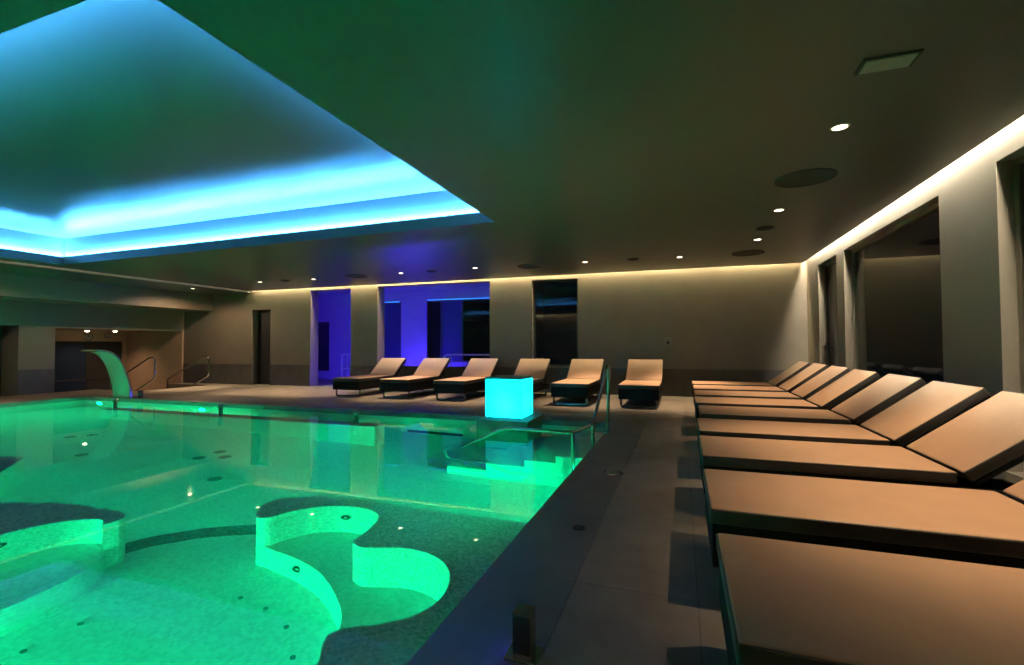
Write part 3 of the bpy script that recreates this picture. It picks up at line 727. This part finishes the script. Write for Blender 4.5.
# ------------------------------------------------------------------ sun loungers
def lounger(label):
    t = thing('sun_lounger', label, 'sun lounger')
    HW, SL, BL, TH, ZT_ = 0.38, 1.41, 0.72, 0.075, 0.44
    def cushion(name, mt, L):
        bm = BM(); box(bm, -HW, HW, 0.004, L-0.004, -TH, 0, bevel=0.016, seg=3)
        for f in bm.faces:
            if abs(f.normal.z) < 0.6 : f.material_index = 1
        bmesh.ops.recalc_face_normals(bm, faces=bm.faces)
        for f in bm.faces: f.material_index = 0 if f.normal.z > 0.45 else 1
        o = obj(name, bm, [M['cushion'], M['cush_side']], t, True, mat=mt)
        bm = BM(); z = -0.010
        tube(bm, [(-HW+0.004, 0.01, z), (-HW+0.004, L-0.01, z)], 0.006, 8); tube(bm, [(HW-0.004, 0.01, z), (HW-0.004, L-0.01, z)], 0.006, 8)
        tube(bm, [(-HW+0.01, 0.008, z), (HW-0.01, 0.008, z)], 0.006, 8); tube(bm, [(-HW+0.01, L-0.008, z), (HW-0.01, L-0.008, z)], 0.006, 8)
        obj('piping', bm, M['cush_side'], o, True, mat=mt)
        return o
    A = R(37)
    cushion('seat_cushion', Matrix.Translation((0, 0, ZT_)), SL)
    hinge = Matrix.Translation((0, SL+0.012, ZT_)) @ Matrix.Rotation(A, 4, 'X')
    cushion('back_cushion', hinge, BL)
    bm = BM(); box(bm, -HW+0.01, HW-0.01, 0.02, BL-0.01, -TH-0.032, -TH-0.002, bevel=0.004); obj('back_panel', bm, M['rattan'], t, mat=hinge)
    bm = BM(); x = HW-0.01; y0, y1, z0, z1, th = 0.012, 1.98, 0.165, ZT_-TH, 0.03
    box(bm, -x, x, y0, y0+th, z0, z1, bevel=0.004); box(bm, -x, x, y1-th, y1, z0, z0+0.09, bevel=0.004)
    for s in (-1, 1):
        box(bm, s*x-(th if s > 0 else 0), s*x+(0 if s > 0 else th), y0+th, SL, z0, z1, bevel=0.004)
        box(bm, s*x-(th if s > 0 else 0), s*x+(0 if s > 0 else th), SL, y1-th, z0, z0+0.09, bevel=0.004)
    for k in range(9): box(bm, -x+th, x-th, 0.08+k*0.15, 0.17+k*0.15, z1-0.03, z1-0.008)
    box(bm, -x+th, x-th, y0+th, y1-th, z0, z0+0.02)
    obj('frame', bm, M['rattan'], t)
    for y in (0.10, 1.80):
        bm = BM(); w = HW-0.045
        tube(bm, rounded([(-w, y, z0+0.02), (-w, y, 0.014), (w, y, 0.014), (w, y, z0+0.02)], 0.055), 0.014, 12, flat=(0.022, 0.013))
        obj('leg', bm, M['dark_steel'], t, True)
    for s in (-1, 1):
        bm = BM(); tube(bm, [(s*0.30, 1.86, z0+0.05), (s*0.30, SL+0.42, 0.62)], 0.010); obj('support_strut', bm, M['dark_steel'], t, True)
    return t
WIN = [(1.73, 'taupe lounger closest to the camera, its foot end cut off at the bottom right corner'),
       (2.78, 'second taupe lounger from the camera in the window row, backrest cut by picture edge'),
       (3.91, 'third taupe lounger from the camera in the window row, whole backrest in view'),
       (4.91, 'fourth taupe lounger from the camera, beside the wall pier between the big windows'),
       (6.02, 'greyish dim lounger in the window row, fifth from the camera'),
       (7.07, 'brightly lit lounger in front of the large window, sixth from the camera'),
       (8.13, 'taupe lounger in the window row, seventh from the camera, half in shade'),
       (9.20, 'brightly lit lounger by the narrow corner window, second farthest of its row'),
       (10.28, 'farthest lounger of the window row with a dark shaded backrest, nearest the corner')]
l0 = lounger(WIN[0][1]); l0['group'] = 'loungers along the window wall'
l0.location = (0.12, WIN[0][0], 0); l0.rotation_euler = (0, 0, -PI/2)
XF = [0.12, 0.115, 0.125, 0.14, 0.19, 0.17, 0.19, 0.20, 0.20]
for (y, lab), xf in zip(WIN[1:], XF[1:]): dup(l0, (xf, y, 0), -PI/2, lab)
REAR = [(-7.45, 'leftmost lounger of the row by the back wall, in front of the column'),
        (-6.12, 'lounger by the back wall in front of the bright violet panel, second from left'),
        (-4.74, 'lounger by the back wall left of the glowing cube, before the violet handrail'),
        (-3.39, 'dim lounger by the back wall mostly hidden behind the glowing cube'),
        (-2.09, 'lounger by the back wall between the glowing cube and the pool handrail'),
        (-0.765, 'rightmost lounger of the row by the back wall')]
for x, lab in REAR: dup(l0, (x, 9.20, 0), 0, lab, 'loungers along the back wall')

# ------------------------------------------------------------------ glowing cube on its plinth
bm = BM(); box(bm, -2.94, -2.13, 6.62, 7.52, ZF, 0.075, bevel=0.006)
struct('plinth', bm, M['plinth'])
t = thing('cube_lamp', 'glowing cyan cube lamp on a dark plinth at the pool edge', 'lamp', (-2.57, 7.07, 0.075))
bm = BM(); box(bm, -0.30, 0.30, -0.27, 0.30, 0.018, 0.60, bevel=0.012, seg=3); obj('shade', bm, M['cube'], t, True)
bm = BM(); box(bm, -0.302, 0.302, -0.272, 0.302, 0.603, 0.632, bevel=0.008, seg=3); obj('lid', bm, M['cube_lid'], t, True)  # top face coloured dark, for the bulb's weaker light up there
bm = BM(); box(bm, -0.27, 0.27, -0.24, 0.27, 0.0, 0.018); obj('base', bm, M['black'], t)
PL = bpy.data.lights.new('cube_bulb', 'POINT'); PL.energy = 65; PL.color = (0.004, 0.90, 1.0); PL.shadow_soft_size = 0.05
lo = bpy.data.objects.new('bulb', PL); C.objects.link(lo); lo.parent = t; lo.location = (0.02, -0.06, 0.20)

# ------------------------------------------------------------------ handrail at the steps
t = thing('pool_handrail', 'stainless steel handrail rising from the water beside the entry steps', 'handrail', (0, 0, 0))
bm = BM()
path = [(-2.30, 5.46, -0.75), (-2.84, 5.46, -0.72), (-2.88, 5.46, -0.26), (-2.62, 5.46, -0.09), (-2.06, 5.46, 0.19), (-1.20, 5.46, 0.175), (-1.07, 6.08, 0.18), (-0.945, 6.46, 0.90), (-0.985, 6.56, 0.0)]
tube(bm, rounded(path[:-1], 0.14, 8) , 0.021, 14)
obj('rail', bm, M['steel'], t, True)
bm = BM(); tube(bm, rounded([(-0.955, 6.43, 0.865), (-0.935, 6.475, 0.925), (-0.925, 6.52, 0.86), (-0.965, 6.60, 0.0)], 0.03, 6), 0.021, 14); obj('stanchion', bm, M['steel'], t, True)
for p in ((-1.20, 5.46, 0.17), (-1.075, 6.08, 0.17)):
    bm = BM(); tube(bm, [(p[0], p[1], p[2]), (p[0], p[1], -0.36 if p[1] > 5.6 else -1.5)], 0.024, 14); obj('post', bm, M['steel'], t, True)
bm = BM(); lathe(bm, [(0, 0.012), (0.045, 0.012), (0.05, 0.0)], 24, Matrix.Translation((-0.962, 6.60, 0.0))); obj('flange', bm, M['steel'], t, True)

# handrails at the passage stairs
def stair_rail(y, label):
    t = thing('stair_handrail', label, 'handrail', (0, 0, 0), 0, 'stair handrails')
    bm = BM()
    tube(bm, rounded([(-15.35, y, 0.17), (-13.72, y, 0.92), (-13.55, y, 0.90), (-13.55, y, 0.32), (-15.35, y, -0.50)], 0.09, 8), 0.021, 12); obj('rail', bm, M['steel'], t, True)
    bm = BM(); tube(bm, [(-15.35, y, 0.17), (-15.35, y, -0.85)], 0.021, 12); obj('post', bm, M['steel'], t, True)
stair_rail(8.92, 'bent steel stair handrail behind the green swan-neck spout')
stair_rail(10.50, 'bent steel stair handrail nearer the back wall')

# swan-neck spout
t = thing('swan_neck_spout', 'curved steel swan-neck water spout glowing green in reflection at the far pool edge', 'spout', (-12.55, 7.50, 0))
prof = smooth_line([(0.02, 0.0), (0.0, 0.22), (-0.055, 0.45), (-0.12, 0.66), (-0.21, 0.86), (-0.32, 1.00), (-0.42, 1.065), (-0.54, 1.095), (-0.66, 1.09)], 5)
bm = BM(); hw, th = 0.31, 0.045
sect = []
for i, (y, z) in enumerate(prof):
    a = prof[max(i-1, 0)]; b = prof[min(i+1, len(prof)-1)]
    d = Vector((b[0]-a[0], b[1]-a[1])).normalized(); n = Vector((d.y, -d.x))   # towards outside
    k = 1.0 - 0.10*i/len(prof)
    o_ = [(-hw*k, y, z), (hw*k, y, z), (hw*k, y+n.x*th, z+n.y*th), (-hw*k, y+n.x*th, z+n.y*th)]
    sect.append([bm.verts.new(q) for q in o_])
for a, b in zip(sect, sect[1:]):
    for i in range(4):
        j = (i+1) % 4; bm.faces.new((a[i], a[j], b[j], b[i]))
bm.faces.new(sect[0]); bm.faces.new(sect[-1])
obj('blade', bm, M['satin'], t, True)
bm = BM(); box(bm, -0.36, 0.36, -0.06, 0.14, 0.0, 0.015, bevel=0.004); obj('base_plate', bm, M['steel'], t)
bm = BM(); box(bm, -0.27, 0.27, -0.665, -0.655, 1.09, 1.105); obj('outlet_slot', bm, M['black'], t)

# ------------------------------------------------------------------ button posts and deck fittings
def button_post(name, loc, w, h, label, plate=True):
    t = thing(name, label, 'post', loc)
    bm = BM(); box(bm, -w/2, w/2, -w/2, w/2, 0.006, h, bevel=0.003); obj('post', bm, M['dark_steel'], t)
    bm = BM(); box(bm, -w*0.92, w*0.92, -w*0.75, w*0.75, 0.0, 0.008, bevel=0.002); obj('base_plate', bm, M['steel'], t)
    bm = BM(); box(bm, -w*0.52, w*0.52, -w*0.52, w*0.52, h-0.001, h+0.006, bevel=0.002); obj('cap', bm, M['steel'], t)
    bm = BM(); lathe(bm, [(0, 0.006), (0.010, 0.005), (0.013, 0.0)], 16, Matrix.Translation((-w/2, 0, h*0.45)) @ Matrix.Rotation(-PI/2, 4, 'Y')); obj('led_button', bm, M['led_dot'], t, True)
button_post('button_post', (-0.588, 1.775, 0), 0.072, 0.165, 'short square steel push-button post on the deck in the foreground')
button_post('button_post', (-12.05, 7.62, 0), 0.08, 0.17, 'short steel push-button post at the foot of the swan-neck spout')
CP = [(-11.17, 'short steel post on the left end of the channel wall, under the swan-neck spout'),
      (-8.17, 'short steel post in the middle of the channel wall'),
      (-5.10, 'short steel post near the right end of the channel wall')]
c0 = thing('jet_post', CP[0][1], 'post', (CP[0][0], 6.58, -0.11), 0, 'posts on the channel wall')
bm = BM(); tube(bm, [(0, 0, 0), (0, 0, 0.16)], 0.035, 16); obj('stem', bm, M['dark_steel'], c0, True)
bm = BM(); lathe(bm, [(0.035, 0.155), (0.055, 0.165), (0.055, 0.20), (0.03, 0.225), (0, 0.23)], 20); obj('head', bm, M['steel'], c0, True)
for x, lab in CP[1:]: dup(c0, (x, 6.58, -0.11), 0, lab)
t = thing('deck_spotlight', 'shiny oval glass-domed fitting set in the pool-side deck', 'light fitting', (-0.605, 4.53, 0))
bm = BM(); lathe(bm, [(0.095, 0.0), (0.092, 0.010), (0.075, 0.014), (0.070, 0.006)], 32); obj('ring', bm, M['steel'], t, True)
bm = BM(); lathe(bm, [(0.072, 0.006), (0.062, 0.020), (0.035, 0.030), (0, 0.033)], 32); obj('dome', bm, M['steel'], t, True)
bm = BM(); box(bm, 0.030, 0.075, -0.03, 0.03, 0.008, 0.03, bevel=0.006); obj('clamp', bm, M['steel'], t)
t = thing('deck_drain', 'small dark round drain cover in the deck coping', 'drain', (-0.645, 3.10, 0))
bm = BM(); lathe(bm, [(0.042, 0.0), (0.041, 0.004), (0.033, 0.005), (0.031, 0.002)], 24); obj('ring', bm, M['dark_steel'], t, True)
bm = BM(); lathe(bm, [(0, 0.004), (0.031, 0.002)], 24); obj('cover', bm, M['black'], t, True)

# ------------------------------------------------------------------ night outside, camera, view
w = bpy.data.worlds.new('night'); bpy.context.scene.world = w; w.use_nodes = True
bg = w.node_tree.nodes['Background']; bg.inputs[0].default_value = (0.10, 0.14, 0.22, 1); bg.inputs[1].default_value = 0.01
cam = bpy.data.cameras.new('camera'); co = bpy.data.objects.new('camera', cam); C.objects.link(co)
cam.sensor_width = 36.0; cam.sensor_fit = 'HORIZONTAL'; cam.lens = 473.27/1024*36.0; cam.clip_start = 0.02
co.matrix_world = Matrix.Translation((0, 0, 1.2)) @ Matrix.Rotation(0.34239, 4, 'Z') @ Matrix.Rotation(PI/2+0.026987, 4, 'X') @ Matrix.Rotation(-0.0044565, 4, 'Z')
sc = bpy.context.scene; sc.camera = co
sc.view_settings.view_transform = 'Standard'; sc.view_settings.look = 'None'
sc.view_settings.exposure = 0.0; sc.view_settings.gamma = 1.0; sc.view_settings.use_curve_mapping = False
try:
    cy = sc.cycles
    cy.use_denoising = True; cy.max_bounces = 12; cy.diffuse_bounces = 5; cy.glossy_bounces = 6; cy.transmission_bounces = 10
    cy.sample_clamp_indirect = 5.0; cy.caustics_refractive = True; cy.caustics_reflective = False; cy.blur_glossy = 0.5
except Exception: pass
